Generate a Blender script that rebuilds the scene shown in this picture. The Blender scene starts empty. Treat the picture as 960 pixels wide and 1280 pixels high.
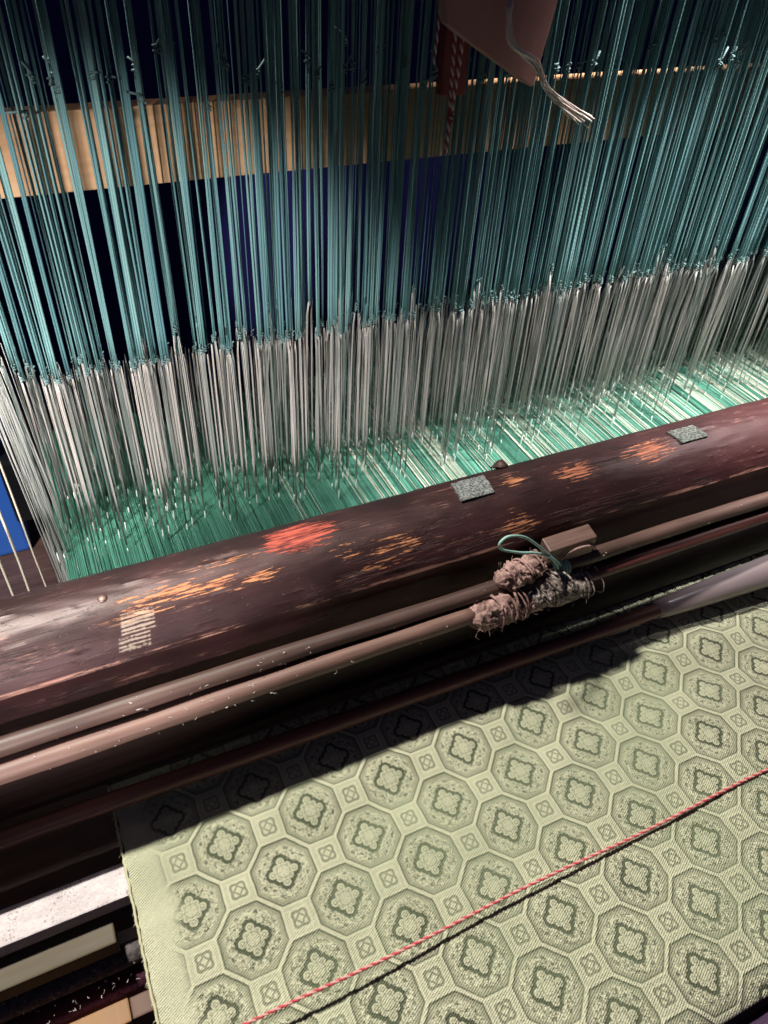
import bpy, bmesh, math, random
import numpy as np
from mathutils import Matrix, Vector, noise

rnd = random.Random(7)
SC = bpy.context.scene
COL = SC.collection

# ---------------------------------------------------------------- camera, world, lamps, exposure
cd = bpy.data.cameras.new('camera')
cam = bpy.data.objects.new('camera', cd); COL.objects.link(cam)
R0 = (0.90732931, -0.41759647, 0.04864875)
R1 = (-0.24432955, -0.61792445, -0.74731014)
R2 = (0.34213533, 0.66617007, -0.66269212)
CAMLOC = (-0.1199, -0.2038, 0.4195)
cam.matrix_world = Matrix(((R0[0], -R1[0], -R2[0], CAMLOC[0]), (R0[1], -R1[1], -R2[1], CAMLOC[1]),
                           (R0[2], -R1[2], -R2[2], CAMLOC[2]), (0, 0, 0, 1)))
cd.sensor_fit = 'HORIZONTAL'; cd.sensor_width = 36.0; cd.lens = 35.96
cd.clip_start = 0.01; cd.clip_end = 60
cd.dof.use_dof = True; cd.dof.focus_distance = 0.50; cd.dof.aperture_fstop = 20
SC.camera = cam

w = bpy.data.worlds.new('World'); SC.world = w; w.use_nodes = True
bg = w.node_tree.nodes['Background']
bg.inputs[0].default_value = (0.14, 0.13, 0.24, 1); bg.inputs[1].default_value = 0.17


def spot(name, loc, target, energy, size, blend, radius, color):
    ld = bpy.data.lights.new(name, 'SPOT')
    ld.energy = energy; ld.spot_size = math.radians(size); ld.spot_blend = blend
    ld.shadow_soft_size = radius; ld.color = color
    o = bpy.data.objects.new(name, ld); COL.objects.link(o)
    o.location = loc
    o.rotation_euler = (Vector(target) - Vector(loc)).to_track_quat('-Z', 'Y').to_euler()
    return o


spot('gallery_spot_behind', (-0.32, 0.45, 1.22), (0.045, -0.09, 0.0), 118, 36, 0.25, 0.040, (1.0, 0.955, 0.85))
spot('added_spot_right', (1.0, -0.55, 0.75), (0.37, 0.285, 0.10), 90, 17, 0.4, 0.03, (1.0, 0.96, 0.93))  # added spot, brightens the pale loops at the right from the front
spot('gallery_spot_far', (0.60, 0.13, 1.20), (0.35, 0.305, 0.0), 230, 28, 0.6, 0.03, (1.0, 0.96, 0.93))
spot('gallery_spot_front', (-0.80, -0.90, 0.62), (-0.08, 0.29, 0.112), 125, 15.5, 0.3, 0.03, (1.0, 0.95, 0.92))
spot('added_spot_left', (-1.0, -0.5, 1.2), (-0.07, 0.27, 0.01), 85, 12.5, 0.5, 0.03, (1.0, 0.96, 0.92))  # extra spot put in to lift the green warp at the left
spot('gallery_spot_room', (-1.0, -0.5, 1.2), (-0.24, 0.45, -0.12), 150, 20, 0.4, 0.04, (1.0, 0.97, 0.94))

SC.view_settings.view_transform = 'Standard'; SC.view_settings.look = 'None'
SC.view_settings.exposure = 0.0; SC.view_settings.gamma = 1.0
SC.cycles.use_denoising = True
SC.cycles.max_bounces = 6
SC.cycles.transparent_max_bounces = 12


# ---------------------------------------------------------------- node expressions
class NX:
    """a socket of a shader tree with arithmetic"""
    def __init__(self, nt, s): self.nt = nt; self.s = s
    def op(self, o, b=None, c=None):
        n = self.nt.nodes.new('ShaderNodeMath'); n.operation = o
        for k, v in enumerate((self, b, c)):
            if v is None: continue
            if isinstance(v, NX): self.nt.links.new(v.s, n.inputs[k])
            else: n.inputs[k].default_value = v
        return NX(self.nt, n.outputs[0])
    def const(self, v):
        n = self.nt.nodes.new('ShaderNodeValue'); n.outputs[0].default_value = v
        return NX(self.nt, n.outputs[0])
    def __add__(self, b): return self.op('ADD', b)
    __radd__ = __add__
    def __sub__(self, b): return self.op('SUBTRACT', b)
    def __rsub__(self, b): return self.const(b).op('SUBTRACT', self)
    def __mul__(self, b): return self.op('MULTIPLY', b)
    __rmul__ = __mul__
    def __truediv__(self, b): return self.op('DIVIDE', b)
    def abs(self): return self.op('ABSOLUTE')
    def min(self, b): return self.op('MINIMUM', b)
    def max(self, b): return self.op('MAXIMUM', b)
    def sin(self): return self.op('SINE')
    def cos(self): return self.op('COSINE')
    def sqrt(self): return self.op('SQRT')
    def fract(self): return self.op('FRACT')
    def atan2(self, b): return self.op('ARCTAN2', b)
    def clamp(self): return self.max(0.0).min(1.0)
    def ramp(self, a, b):
        """0 at a, 1 at b, smooth"""
        n = self.nt.nodes.new('ShaderNodeMapRange'); n.interpolation_type = 'SMOOTHSTEP'
        self.nt.links.new(self.s, n.inputs[0])
        if a < b:
            n.inputs[1].default_value = a; n.inputs[2].default_value = b
            n.inputs[3].default_value = 0; n.inputs[4].default_value = 1
        else:
            n.inputs[1].default_value = b; n.inputs[2].default_value = a
            n.inputs[3].default_value = 1; n.inputs[4].default_value = 0
        return NX(self.nt, n.outputs[0])
    def band(self, c, wd, soft):
        """1 within wd of c"""
        return (self - c).abs().ramp(wd + soft, wd - soft * 0.5)


class Mat:
    def __init__(self, name, rough=0.6, base=(0.5, 0.5, 0.5), **kw):
        self.m = bpy.data.materials.new(name); self.m.use_nodes = True
        self.nt = self.m.node_tree
        self.b = self.nt.nodes['Principled BSDF']
        self.b.inputs['Roughness'].default_value = rough
        self.b.inputs['Base Color'].default_value = (*base, 1)
        for k, v in kw.items():
            self.b.inputs[k.replace('_', ' ')].default_value = v
    def xyz(self):
        t = self.nt.nodes.new('ShaderNodeTexCoord'); s = self.nt.nodes.new('ShaderNodeSeparateXYZ')
        self.nt.links.new(t.outputs['Object'], s.inputs[0])
        return [NX(self.nt, o) for o in s.outputs]
    def noise(self, scale, stretch=(1, 1, 1), detail=4, rough=0.55, offset=(0, 0, 0), distortion=0.0):
        t = self.nt.nodes.new('ShaderNodeTexCoord'); mp = self.nt.nodes.new('ShaderNodeMapping')
        mp.inputs['Scale'].default_value = stretch; mp.inputs['Location'].default_value = offset
        self.nt.links.new(t.outputs['Object'], mp.inputs[0])
        n = self.nt.nodes.new('ShaderNodeTexNoise')
        n.inputs['Scale'].default_value = scale; n.inputs['Detail'].default_value = detail
        n.inputs['Roughness'].default_value = rough; n.inputs['Distortion'].default_value = distortion
        self.nt.links.new(mp.outputs[0], n.inputs['Vector'])
        return NX(self.nt, n.outputs[0])
    def mix(self, f, a, b):
        n = self.nt.nodes.new('ShaderNodeMix'); n.data_type = 'RGBA'; n.clamp_factor = True
        if isinstance(f, NX): self.nt.links.new(f.s, n.inputs[0])
        else: n.inputs[0].default_value = f
        for k, v in ((6, a), (7, b)):
            if isinstance(v, tuple): n.inputs[k].default_value = (*v, 1)
            else: self.nt.links.new(v, n.inputs[k])
        return n.outputs[2]
    def color(self, s): self.nt.links.new(s, self.b.inputs['Base Color']); return self
    def roughness(self, x): self.nt.links.new(x.s, self.b.inputs['Roughness']); return self
    def bump(self, h, dist, strength=1.0):
        n = self.nt.nodes.new('ShaderNodeBump'); n.inputs['Strength'].default_value = strength
        n.inputs['Distance'].default_value = dist
        self.nt.links.new(h.s, n.inputs['Height']); self.nt.links.new(n.outputs[0], self.b.inputs['Normal'])
        return self
    def objrandom(self):
        n = self.nt.nodes.new('ShaderNodeObjectInfo'); return NX(self.nt, n.outputs['Random'])


# ---------------------------------------------------------------- mesh helpers
class MB:
    """collects vertices and faces, then links them as one mesh object"""
    def __init__(self): self.v = []; self.f = []
    def box(self, x0, x1, y0, y1, z0, z1):
        b = len(self.v)
        self.v += [(x, y, z) for z in (z0, z1) for y in (y0, y1) for x in (x0, x1)]
        self.f += [tuple(b + i for i in q) for q in ((0, 2, 3, 1), (4, 5, 7, 6), (0, 1, 5, 4), (2, 6, 7, 3), (0, 4, 6, 2), (1, 3, 7, 5))]
        return self
    def prism(self, poly, axis, a, b):
        """extrude a 2-D outline along an axis from a to b"""
        n = len(poly); base = len(self.v)
        for t in (a, b):
            for p, q in poly:
                self.v.append({'x': (t, p, q), 'y': (p, t, q), 'z': (p, q, t)}[axis])
        self.f.append(tuple(base + i for i in range(n))); self.f.append(tuple(base + n + i for i in reversed(range(n))))
        for i in range(n):
            j = (i + 1) % n
            self.f.append((base + i, base + n + i, base + n + j, base + j))
        return self
    def tube(self, pts, r, sides=6, cap=True):
        """tube along points; r a number or a list"""
        pts = [Vector(p) for p in pts]; n = len(pts)
        rr = [r] * n if isinstance(r, (int, float)) else r
        base = len(self.v)
        t0 = (pts[1] - pts[0]).normalized()
        up = Vector((0, 1, 0)) if abs(t0.y) < 0.8 else Vector((1, 0, 0))
        prev = t0.cross(up).normalized()
        for i, p in enumerate(pts):
            t = (pts[min(i + 1, n - 1)] - pts[max(i - 1, 0)])
            if t.length < 1e-9: t = t0
            t.normalize()
            prev = (prev - t * prev.dot(t))
            if prev.length < 1e-6: prev = t.orthogonal()
            prev.normalize()
            bi = t.cross(prev)
            for k in range(sides):
                a = 2 * math.pi * k / sides
                self.v.append(tuple(p + (prev * math.cos(a) + bi * math.sin(a)) * rr[i]))
        for i in range(n - 1):
            for k in range(sides):
                a = base + i * sides + k; b = base + i * sides + (k + 1) % sides
                self.f.append((a, b, b + sides, a + sides))
        if cap:
            self.f.append(tuple(base + k for k in reversed(range(sides))))
            self.f.append(tuple(base + (n - 1) * sides + k for k in range(sides)))
        return self
    def mesh(self, name, mat, smooth=True):
        me = bpy.data.meshes.new(name); me.from_pydata(self.v, [], self.f)
        if smooth: me.polygons.foreach_set('use_smooth', [True] * len(me.polygons))
        me.materials.append(mat.m if isinstance(mat, Mat) else mat)
        me.update()
        return me
    def build(self, name, mat, parent=None, smooth=True, bevel=0):
        return link(name, self.mesh(name, mat, smooth), parent, bevel)


def link(name, me, parent=None, bevel=0):
    o = bpy.data.objects.new(name, me); COL.objects.link(o)
    if parent: o.parent = parent
    if bevel:
        bm = bmesh.new(); bm.from_mesh(me)
        bmesh.ops.recalc_face_normals(bm, faces=bm.faces)
        bmesh.ops.bevel(bm, geom=bm.edges[:], offset=bevel, segments=2, affect='EDGES', profile=0.6)
        bm.to_mesh(me); bm.free()
    return o


def tag(o, label=None, cat=None, group=None, kind=None):
    if label: o['label'] = label
    if cat: o['category'] = cat
    if group: o['group'] = group
    if kind: o['kind'] = kind
    return o


def thing(name, label, cat, loc=(0, 0, 0), group=None):
    o = bpy.data.objects.new(name, None); COL.objects.link(o); o.location = loc
    o.empty_display_size = 0.02
    return tag(o, label, cat, group)


def lump(name, mat, c, axis, length, radius, amp, seed, parent=None, sides=56, rings=60, freq=3.0, ends=0.6):
    """a rough wrapped lump along an axis: real relief from summed waves"""
    rg = np.random.RandomState(seed)
    ax = Vector(axis).normalized(); u = ax.orthogonal().normalized(); v = ax.cross(u)
    m = MB()
    for i in range(rings + 1):
        s = i / rings
        prof = (1 - abs(2 * s - 1) ** 4) ** ends
        for k in range(sides):
            a = 2 * math.pi * k / sides
            q = Vector((s * length, math.cos(a) * radius, math.sin(a) * radius)) * (freq / radius * 0.35) + Vector((seed * 3.7, 0, 0))
            h = noise.fractal(q, 0.8, 2.1, 4) * 1.1 + abs(noise.noise(q * 2.3)) * 0.9 - 0.3 + rg.uniform(-0.12, 0.12)
            r = max(radius * prof * 0.98 + amp * h * prof, 0.0004)
            m.v.append(tuple(Vector(c) + ax * ((s - 0.5) * length) + (u * math.cos(a) + v * math.sin(a)) * r))
    for i in range(rings):
        for k in range(sides):
            a = i * sides + k; b = i * sides + (k + 1) % sides
            m.f.append((a, b, b + sides, a + sides))
    m.f.append(tuple(reversed(range(sides)))); m.f.append(tuple(rings * sides + k for k in range(sides)))
    return m.build(name, mat, parent)


# ---------------------------------------------------------------- materials
P = 0.05; ASP = 1.05


def cloth_material():
    M = Mat('green_brocade', 0.72)
    x, y, z = M.xyz()
    wob = M.noise(60, detail=2)
    x2 = x + (wob - 0.5) * 0.0016
    gx = x2 / P; gy = y / (P * ASP)
    i = (gx - gy + 40.5).fract() - 0.5
    j = (gx + gy + 40.5).fract() - 0.5
    A = i.abs(); B = j.abs()
    d = A.max(B).max((A + B) * 0.70711)
    r = (A * A + B * B).sqrt()
    th = i.atan2(j)
    grain = M.noise(1500, detail=2)
    wear = M.noise(30, detail=4)
    # border lattice
    border = d.ramp(0.467, 0.480) * 1.0
    # centre motif : quatrefoil
    S_ = A.max(B); T_ = A.min(B)
    lob = ((A - 0.116) * (A - 0.116) + (B - 0.116) * (B - 0.116)).sqrt() - 0.062
    lob2 = ((S_ - 0.120) * (S_ - 0.120) + T_ * T_).sqrt() - 0.050
    q = lob.min(lob2).min(r - 0.13)
    scal = (th * 24.0).sin() * 0.006
    curl = M.noise(330, detail=2)
    curl2 = M.noise(520, detail=1, offset=(3, 1, 0))
    centre = q.ramp(0.004, -0.004)
    outline = (q + scal).band(0.024, 0.024, 0.010)
    inner = (q).band(-0.034, 0.006, 0.006)
    cross = (A - B).abs().band(0.0, 0.006, 0.006) * r.band(0.09, 0.05, 0.01)
    # scroll ring
    c8 = (th * 8.0).cos(); c4 = (th * 4.0).cos(); c16 = (th * 16.0).cos()
    ringA = (r + c4 * 0.030).band(0.262, 0.010, 0.008)
    ringB = (r + c8 * 0.028).band(0.315, 0.010, 0.008)
    ringC = (r - c16 * 0.018 - c4 * 0.012).band(0.368, 0.013, 0.009)
    petals = (c16 * 0.5 + (r * 75.0).sin() * 0.6).ramp(0.25, 0.6) * r.band(0.310, 0.060, 0.02)
    scroll = ringA.max(ringB).max(ringC).max(petals * 0.75)
    leafs = (c8 * -1.0).ramp(0.55, 0.85) * r.band(0.362, 0.020, 0.012)
    leafs2 = c8.ramp(0.75, 0.95) * r.band(0.300, 0.016, 0.01)
    ground = d.ramp(0.37, 0.43)
    # small squares
    a2 = 0.5 - A; b2 = 0.5 - B
    e1 = a2 + b2; e2 = (a2 - b2).abs()
    m2 = e1.max(e2)
    insq = m2.ramp(0.262, 0.248)
    line1 = m2.band(0.235, 0.010, 0.010)
    line0 = m2.band(0.268, 0.006, 0.008)
    rr = (e1 * e1 + e2 * e2).sqrt(); t2 = e1.atan2(e2)
    rose = (rr + (t2 * 4.0).cos() * 0.026).band(0.160, 0.026, 0.014)
    rose2 = (rr - (t2 * 4.0).cos() * 0.012).band(0.078, 0.018, 0.012)
    sqdark = ((line1 * 0.30).max(rose).max(rose2 * 0.9) * insq).max(line0 * 0.45)
    # compose : 0 dark .. 1 pale
    val = 0.77 - ground * 0.29 - q.band(0.062, 0.010, 0.010) * 0.18
    lace = (curl.band(0.5, 0.022, 0.02) * 0.25 - curl2.band(0.5, 0.030, 0.02) * 0.55) * r.band(0.310, 0.085, 0.02)
    val = val + lace + scroll * 0.24 - leafs * 0.55 - leafs2 * 0.45
    val = val * (1.0 - outline) + outline * 0.02
    val = val * (1.0 - centre) + centre * (0.86 - inner * 0.35 - cross * 0.25)
    val = val * (1.0 - border) + border * (0.96 - sqdark * 0.58)
    rim = d.band(0.458, 0.008, 0.008)
    val = val - rim * 0.30
    # past the last full repeat the pattern fades into the plain edge
    edge = (x + (M.noise(14, detail=2) - 0.5) * 0.03).ramp(-0.139, -0.128)
    val = val * edge + (1.0 - edge) * 0.9
    val = val + (wear - 0.5) * 0.40 + (grain - 0.5) * 0.80
    twill = ((y - x * 0.55) * (6.2832 / 0.00125)).sin()
    rib = ((x + y * 0.05) * (6.2832 / 0.0007)).sin()
    val = (val + twill * 0.10).clamp()
    c = M.mix(val, (0.050, 0.064, 0.028), (0.71, 0.70, 0.50))
    tint = M.noise(9, detail=2)
    c2 = M.mix(tint.ramp(0.35, 0.7) * 0.28, c, (0.42, 0.52, 0.30))
    M.color(c2)
    M.b.inputs['Sheen Weight'].default_value = 0.15
    h = val * 0.55 + twill * 0.12 + rib * 0.03 + grain * 0.35
    M.bump(h, 0.0013, 1.0)
    return M


def beam_material():
    """dark red-brown lacquer over orange wood, worn through in places"""
    M = Mat('worn_lacquer', 0.3)
    x, y, z = M.xyz()            # origin on the beam's axis
    ang = z.atan2(y) * 57.29578
    streak = M.noise(55, (0.16, 1.6, 1.6), detail=6, rough=0.72)
    fine = M.noise(620, (0.10, 1.3, 1.3), detail=5, rough=0.7)
    blot = M.noise(28, detail=5)
    def spotmask(cx, ca, rx, ra):
        return (1.0 - (((x - cx) / rx) * ((x - cx) / rx) + ((ang - ca) / ra) * ((ang - ca) / ra)).sqrt()).max(-1.0)
    orange = None
    for cx, ca, rx, ra, wgt in ((-0.0955, 110, 0.026, 8, 0.75), (-0.072, 114, 0.028, 8, 1.0), (-0.050, 118, 0.018, 7, 0.8),
                                (0.1668, 103, 0.017, 15, 1.15), (0.2263, 101, 0.021, 17, 1.1), (0.1215, 91, 0.008, 9, 1.0),
                                (0.004, 117, 0.008, 10, 0.7), (0.022, 122, 0.020, 8, 0.45), (0.040, 128, 0.010, 8, 0.75),
                                (-0.110, 120, 0.016, 6, 0.7), (-0.055, 92, 0.02, 6, 0.35),
                                (0.115, 140, 0.01, 14, 0.5), (0.015, 140, 0.02, 5, 0.55)):
        s = spotmask(cx, ca, rx, ra) * wgt
        orange = s if orange is None else orange.max(s)
    om = (orange * 0.42 + (streak - 0.5) * 0.9 + (fine - 0.5) * 2.3 - 0.17).ramp(0.0, 0.06)
    om = om * orange.ramp(-0.35, 0.1)
    red = spotmask(-0.019, 87, 0.024, 22)
    rm = (red + (fine - 0.5) * 2.2 + (streak - 0.5) * 1.0).ramp(0.16, 0.30)
    scr = (fine * 0.62 + streak * 0.5).ramp(0.625, 0.67) * ang.ramp(162, 130)
    arris = ang.band(157.5, 1.6, 1.2) * (fine * 0.6 + blot * 0.5).ramp(0.54, 0.62)
    crack = M.noise(90, (0.05, 1.4, 1.4), detail=4, rough=0.6, offset=(2, 5, 1)).band(0.5, 0.006, 0.006) * M.noise(16, detail=2).ramp(0.48, 0.6)
    dents = M.noise(420, (0.35, 1, 1), detail=3).ramp(0.66, 0.72)
    # two pale worn squares left where paper labels were rubbed off
    wobl = M.noise(140, detail=2)
    hatch = ((ang * 1.9 + wobl * 5.0).sin() * 0.07 + fine * 0.70 + streak * 0.25 + M.noise(900, (1, 0.3, 0.3), detail=2) * 0.25)
    def rect(cx, ca, rx, ra, sl):
        u = (x - cx - (ang - ca) * sl).abs() / rx; v = (ang - ca).abs() / ra
        return u.max(v).ramp(1.05, 0.92)
    lab = rect(-0.1135, 127, 0.0085, 9.0, -0.0001).max(rect(-0.1175, 144, 0.0080, 6.5, -0.0001)) * hatch.ramp(0.53, 0.66)
    base = M.mix(blot.ramp(0.3, 0.7), (0.016, 0.007, 0.0075), (0.036, 0.013, 0.014))
    base = M.mix(M.noise(9, (0.5, 1, 1), detail=3).ramp(0.5, 0.72) * 0.6, base, (0.060, 0.017, 0.018))
    c = M.mix((scr * 0.45 * blot.ramp(0.42, 0.6)).max(arris * 0.8), base, (0.42, 0.22, 0.17))
    c = M.mix(crack * 0.85, c, (0.008, 0.004, 0.004))
    rgt = x.ramp(0.12, 0.18) * 0.75
    oc = M.mix(rgt, M.mix(fine.ramp(0.40, 0.62), (0.20, 0.06, 0.03), (0.52, 0.22, 0.10)), M.mix(fine.ramp(0.42, 0.66), (0.13, 0.035, 0.025), (0.42, 0.14, 0.085)))
    c = M.mix(om * 0.92, c, oc)
    c = M.mix(rm, c, M.mix((streak * 0.4 + fine * 0.6).ramp(0.44, 0.56), (0.10, 0.010, 0.010), (0.46, 0.09, 0.055)))
    c = M.mix(lab * 0.62, c, (0.42, 0.34, 0.27))
    M.color(c)
    M.b.inputs['Specular Tint'].default_value = (1, 0.78, 0.78, 1); M.b.inputs['Coat Weight'].default_value = 0.25; M.b.inputs['Coat Roughness'].default_value = 0.40; M.b.inputs['Coat Tint'].default_value = (1, 0.9, 0.9, 1)
    M.roughness(0.40 + blot * 0.14 + om * 0.35 + rm * 0.3 + (fine - 0.5) * 0.35)
    M.bump(om * -0.7 - rm * 0.8 + streak * 0.5 + fine * 0.35 - dents * 0.5 - crack * 1.2 + blot * 0.3, 0.0007, 0.6)
    return M


def wood_material(name, dark, light, scale=30, stretch=(0.08, 1, 1), rough=0.5, bump=0.0006):
    M = Mat(name, rough)
    n = M.noise(scale, stretch, detail=6, rough=0.65)
    f = M.noise(scale * 9, stretch, detail=4, rough=0.6)
    b = M.noise(scale * 0.4, detail=3)
    k = (n * 0.6 + f * 0.35 + b * 0.3).ramp(0.42, 0.85)
    M.color(M.mix(k, dark, light))
    M.roughness(rough - 0.1 + f * 0.25)
    M.bump(n * 0.4 + f * 0.6, bump, 0.7)
    return M


def yarn_material(name, base, var, rough=0.6, period=0.0016, axis=2, dark=0.6, rmix=0.5):
    """twisted yarn: fine slanting plies along an axis"""
    M = Mat(name, rough)
    p = M.xyz()
    rn = M.objrandom()
    n = M.noise(900, detail=3)
    tw = ((p[axis] + (p[0 if axis else 1] + p[1 if axis != 1 else 2]) * 0.7) * (6.2832 / period)).sin()
    k = (n * 0.7 + tw * 0.05 + 0.15).clamp()
    c = M.mix(k, tuple(v * dark for v in base), base)
    c = M.mix(rn * rmix, c, var)
    M.color(c); M.bump(tw * 0.3 + n, 0.0002, 0.5)
    return M


M_cloth = cloth_material()
M_beam = beam_material()
M_rod = wood_material('brown_rod', (0.035, 0.019, 0.016), (0.15, 0.085, 0.07), 40, (0.06, 1, 1), 0.5)
M_rod2 = wood_material('pinkish_bamboo', (0.07, 0.036, 0.03), (0.24, 0.135, 0.11), 40, (0.06, 1, 1), 0.5)
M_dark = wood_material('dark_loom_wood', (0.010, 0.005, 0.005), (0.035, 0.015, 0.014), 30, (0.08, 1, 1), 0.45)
M_tan = wood_material('tan_plank', (0.52, 0.27, 0.13), (0.74, 0.46, 0.26), 20, (0.06, 1, 1), 0.6)
M_bar = wood_material('pale_bar', (0.42, 0.36, 0.37), (0.72, 0.66, 0.67), 120, (0.5, 1, 1), 0.55)
_k = M_bar.noise(900, detail=3); _k2 = M_bar.noise(70, detail=4)
_lnk = M_bar.b.inputs['Base Color'].links[0].from_socket
M_bar.color(M_bar.mix((_k * 0.7 + _k2 * 0.5).ramp(0.66, 0.74) * 0.7, _lnk, (0.16, 0.12, 0.12)))
M_olive = wood_material('olive_board', (0.045, 0.032, 0.014), (0.10, 0.07, 0.034), 20, (0.1, 1, 1), 0.6)
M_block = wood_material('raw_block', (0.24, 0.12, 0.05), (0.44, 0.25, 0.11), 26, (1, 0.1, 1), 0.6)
M_blockd = wood_material('dark_block', (0.10, 0.05, 0.035), (0.22, 0.12, 0.08), 26, (1, 0.1, 1), 0.6)
M_mauve = wood_material('mauve_board', (0.30, 0.14, 0.12), (0.42, 0.21, 0.18), 12, (1, 1, 0.1), 0.6, 0.0003)
M_post = wood_material('red_post', (0.16, 0.028, 0.026), (0.26, 0.055, 0.05), 12, (1, 1, 0.1), 0.6, 0.0003)
M_teal = yarn_material('teal_cord', (0.25, 0.47, 0.46), (0.07, 0.19, 0.22), 0.55, 0.0030, rmix=0.85)
M_knot = yarn_material('knot_cord', (0.20, 0.33, 0.32), (0.10, 0.14, 0.16), 0.6, 0.0015)
M_nylon = yarn_material('nylon_loop', (0.66, 0.60, 0.56), (0.10, 0.15, 0.14), 0.35, 0.004, dark=0.7, rmix=0.95)
M_mail = Mat('glass_mail', 0.12, (0.80, 0.86, 0.80))
M_wgreen = Mat('green_warp_silk', 0.42)
_n = M_wgreen.noise(160, (1, 0.02, 1), detail=3)
M_wgreen.color(M_wgreen.mix(_n.ramp(0.3, 0.7), (0.040, 0.165, 0.115), (0.12, 0.36, 0.265)))
M_wsheen = Mat('sheen_warp_silk', 0.45)  # cream colour stands in for light caught on the green silk
_n = M_wsheen.noise(160, (1, 0.02, 1), detail=3)
M_wsheen.color(M_wsheen.mix(_n.ramp(0.3, 0.7), (0.42, 0.48, 0.38), (0.70, 0.70, 0.58)))
M_pink = Mat('pink_twist', 0.6)
_p = M_pink.xyz()
_s = ((_p[0] + (_p[2] - _p[1]) * 1.2) * (6.2832 / 0.0052)).sin().ramp(-0.25, 0.25)
M_pink.color(M_pink.mix(_s, (0.62, 0.055, 0.075), (0.80, 0.42, 0.36)))
M_pink.bump(M_pink.noise(1500), 0.0003, 0.8)
M_pink2 = Mat('red_white_twist', 0.6)
_p = M_pink2.xyz()
_s = ((_p[2] + _p[0] * 1.3) * (6.2832 / 0.0048)).sin().ramp(-0.3, 0.3)
M_pink2.color(M_pink2.mix(_s, (0.40, 0.05, 0.035), (0.85, 0.62, 0.52)))
M_felt = Mat('grey_felt', 0.85)
_n = M_felt.noise(700, detail=4)
M_felt.color(M_felt.mix(_n.ramp(0.35, 0.62), (0.05, 0.055, 0.055), (0.26, 0.28, 0.28))); M_felt.bump(_n, 0.0016, 1.0)
M_felt2 = Mat('dark_felt', 0.85)
_n = M_felt2.noise(700, detail=4)
M_felt2.color(M_felt2.mix(_n.ramp(0.35, 0.65), (0.03, 0.034, 0.03), (0.15, 0.16, 0.145))); M_felt2.bump(_n, 0.0016, 1.0)
M_rag = Mat('pinkish_rag', 0.85)
_n = M_rag.noise(260, detail=6); _b = M_rag.noise(70, detail=3)
M_rag.color(M_rag.mix((_n * 0.6 + _b * 0.5).ramp(0.4, 0.68), (0.10, 0.05, 0.045), (0.40, 0.25, 0.225))); M_rag.bump(_n, 0.0014, 1.0)
M_ragg = Mat('greyish_wrap', 0.8)
_n = M_ragg.noise(300, detail=6)
M_ragg.color(M_ragg.mix(_n.ramp(0.4, 0.66), (0.085, 0.06, 0.055), (0.40, 0.34, 0.31))); M_ragg.bump(_n, 0.0014, 1.0)
M_string = yarn_material('teal_string', (0.34, 0.56, 0.51), (0.34, 0.56, 0.51), 0.6, 0.0014, 0)
M_tube = Mat('grey_horn', 0.28)
_n = M_tube.noise(60, (0.1, 1, 1), detail=5)
M_tube.color(M_tube.mix(_n.ramp(0.3, 0.7), (0.22, 0.17, 0.18), (0.42, 0.35, 0.36)))
M_stick = wood_material('reddish_stick', (0.045, 0.012, 0.010), (0.12, 0.035, 0.03), 40, (0.06, 1, 1), 0.45)
M_crim = Mat('crimson_cloth', 0.85)
_n = M_crim.noise(500, detail=4); _b = M_crim.noise(22, (0.5, 1, 1), detail=3)
M_crim.color(M_crim.mix(_b.ramp(0.35, 0.65), (0.030, 0.008, 0.032), (0.085, 0.009, 0.022))); M_crim.bump(_n, 0.0008, 1.0)
M_purp = Mat('purple_cloth', 0.7)
_n = M_purp.noise(500, detail=4)
M_purp.color(M_purp.mix(_n, (0.035, 0.015, 0.045), (0.09, 0.045, 0.10))); M_purp.bump(_n, 0.0005)
M_greyf = Mat('grey_flannel', 0.9)
_n = M_greyf.noise(400, detail=5)
M_greyf.color(M_greyf.mix(_n.ramp(0.3, 0.7), (0.04, 0.034, 0.036), (0.13, 0.11, 0.11))); M_greyf.bump(_n, 0.001, 1.0)
M_lint = Mat('white_lint', 0.9, (0.75, 0.70, 0.66))
M_blue = Mat('blue_plastic', 0.35)
_n = M_blue.noise(8, detail=2)
M_blue.color(M_blue.mix(_n, (0.03, 0.14, 0.62), (0.06, 0.22, 0.78)))
M_black = Mat('black_plastic', 0.4, (0.012, 0.012, 0.014))
M_navy = Mat('navy_drape', 0.9)
_n = M_navy.noise(4, (1, 1, 0.2), detail=4)
M_navy.color(M_navy.mix(_n, (0.018, 0.017, 0.15), (0.030, 0.028, 0.22)))
M_floor = wood_material('brown_floor', (0.05, 0.03, 0.026), (0.11, 0.07, 0.06), 4, (0.2, 1, 1), 0.6, 0.001)
M_cream = yarn_material('cream_string', (0.72, 0.62, 0.48), (0.6, 0.55, 0.48), 0.6, 0.003)
M_nail = Mat('dull_nail', 0.45, (0.16, 0.10, 0.09), Metallic=0.6)
M_tuft = Mat('frayed_silk', 0.55, (0.72, 0.62, 0.56))

def streaky(name, cols, rough):
    M = Mat(name, rough)
    n = M.noise(420, (1, 0.3, 0.004), detail=1)
    n2 = M.noise(170, (1, 0.3, 0.01), detail=1, offset=(4, 2, 0))
    c = M.mix(n.ramp(0.36, 0.62), cols[0], cols[1])
    M.color(M.mix(n2.ramp(0.52, 0.70), c, cols[2]))
    return M


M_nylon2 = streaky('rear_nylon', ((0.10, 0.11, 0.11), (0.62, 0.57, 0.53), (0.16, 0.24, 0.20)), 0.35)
M_teal2 = streaky('rear_teal', ((0.05, 0.13, 0.16), (0.24, 0.44, 0.43), (0.08, 0.20, 0.26)), 0.55)

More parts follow.
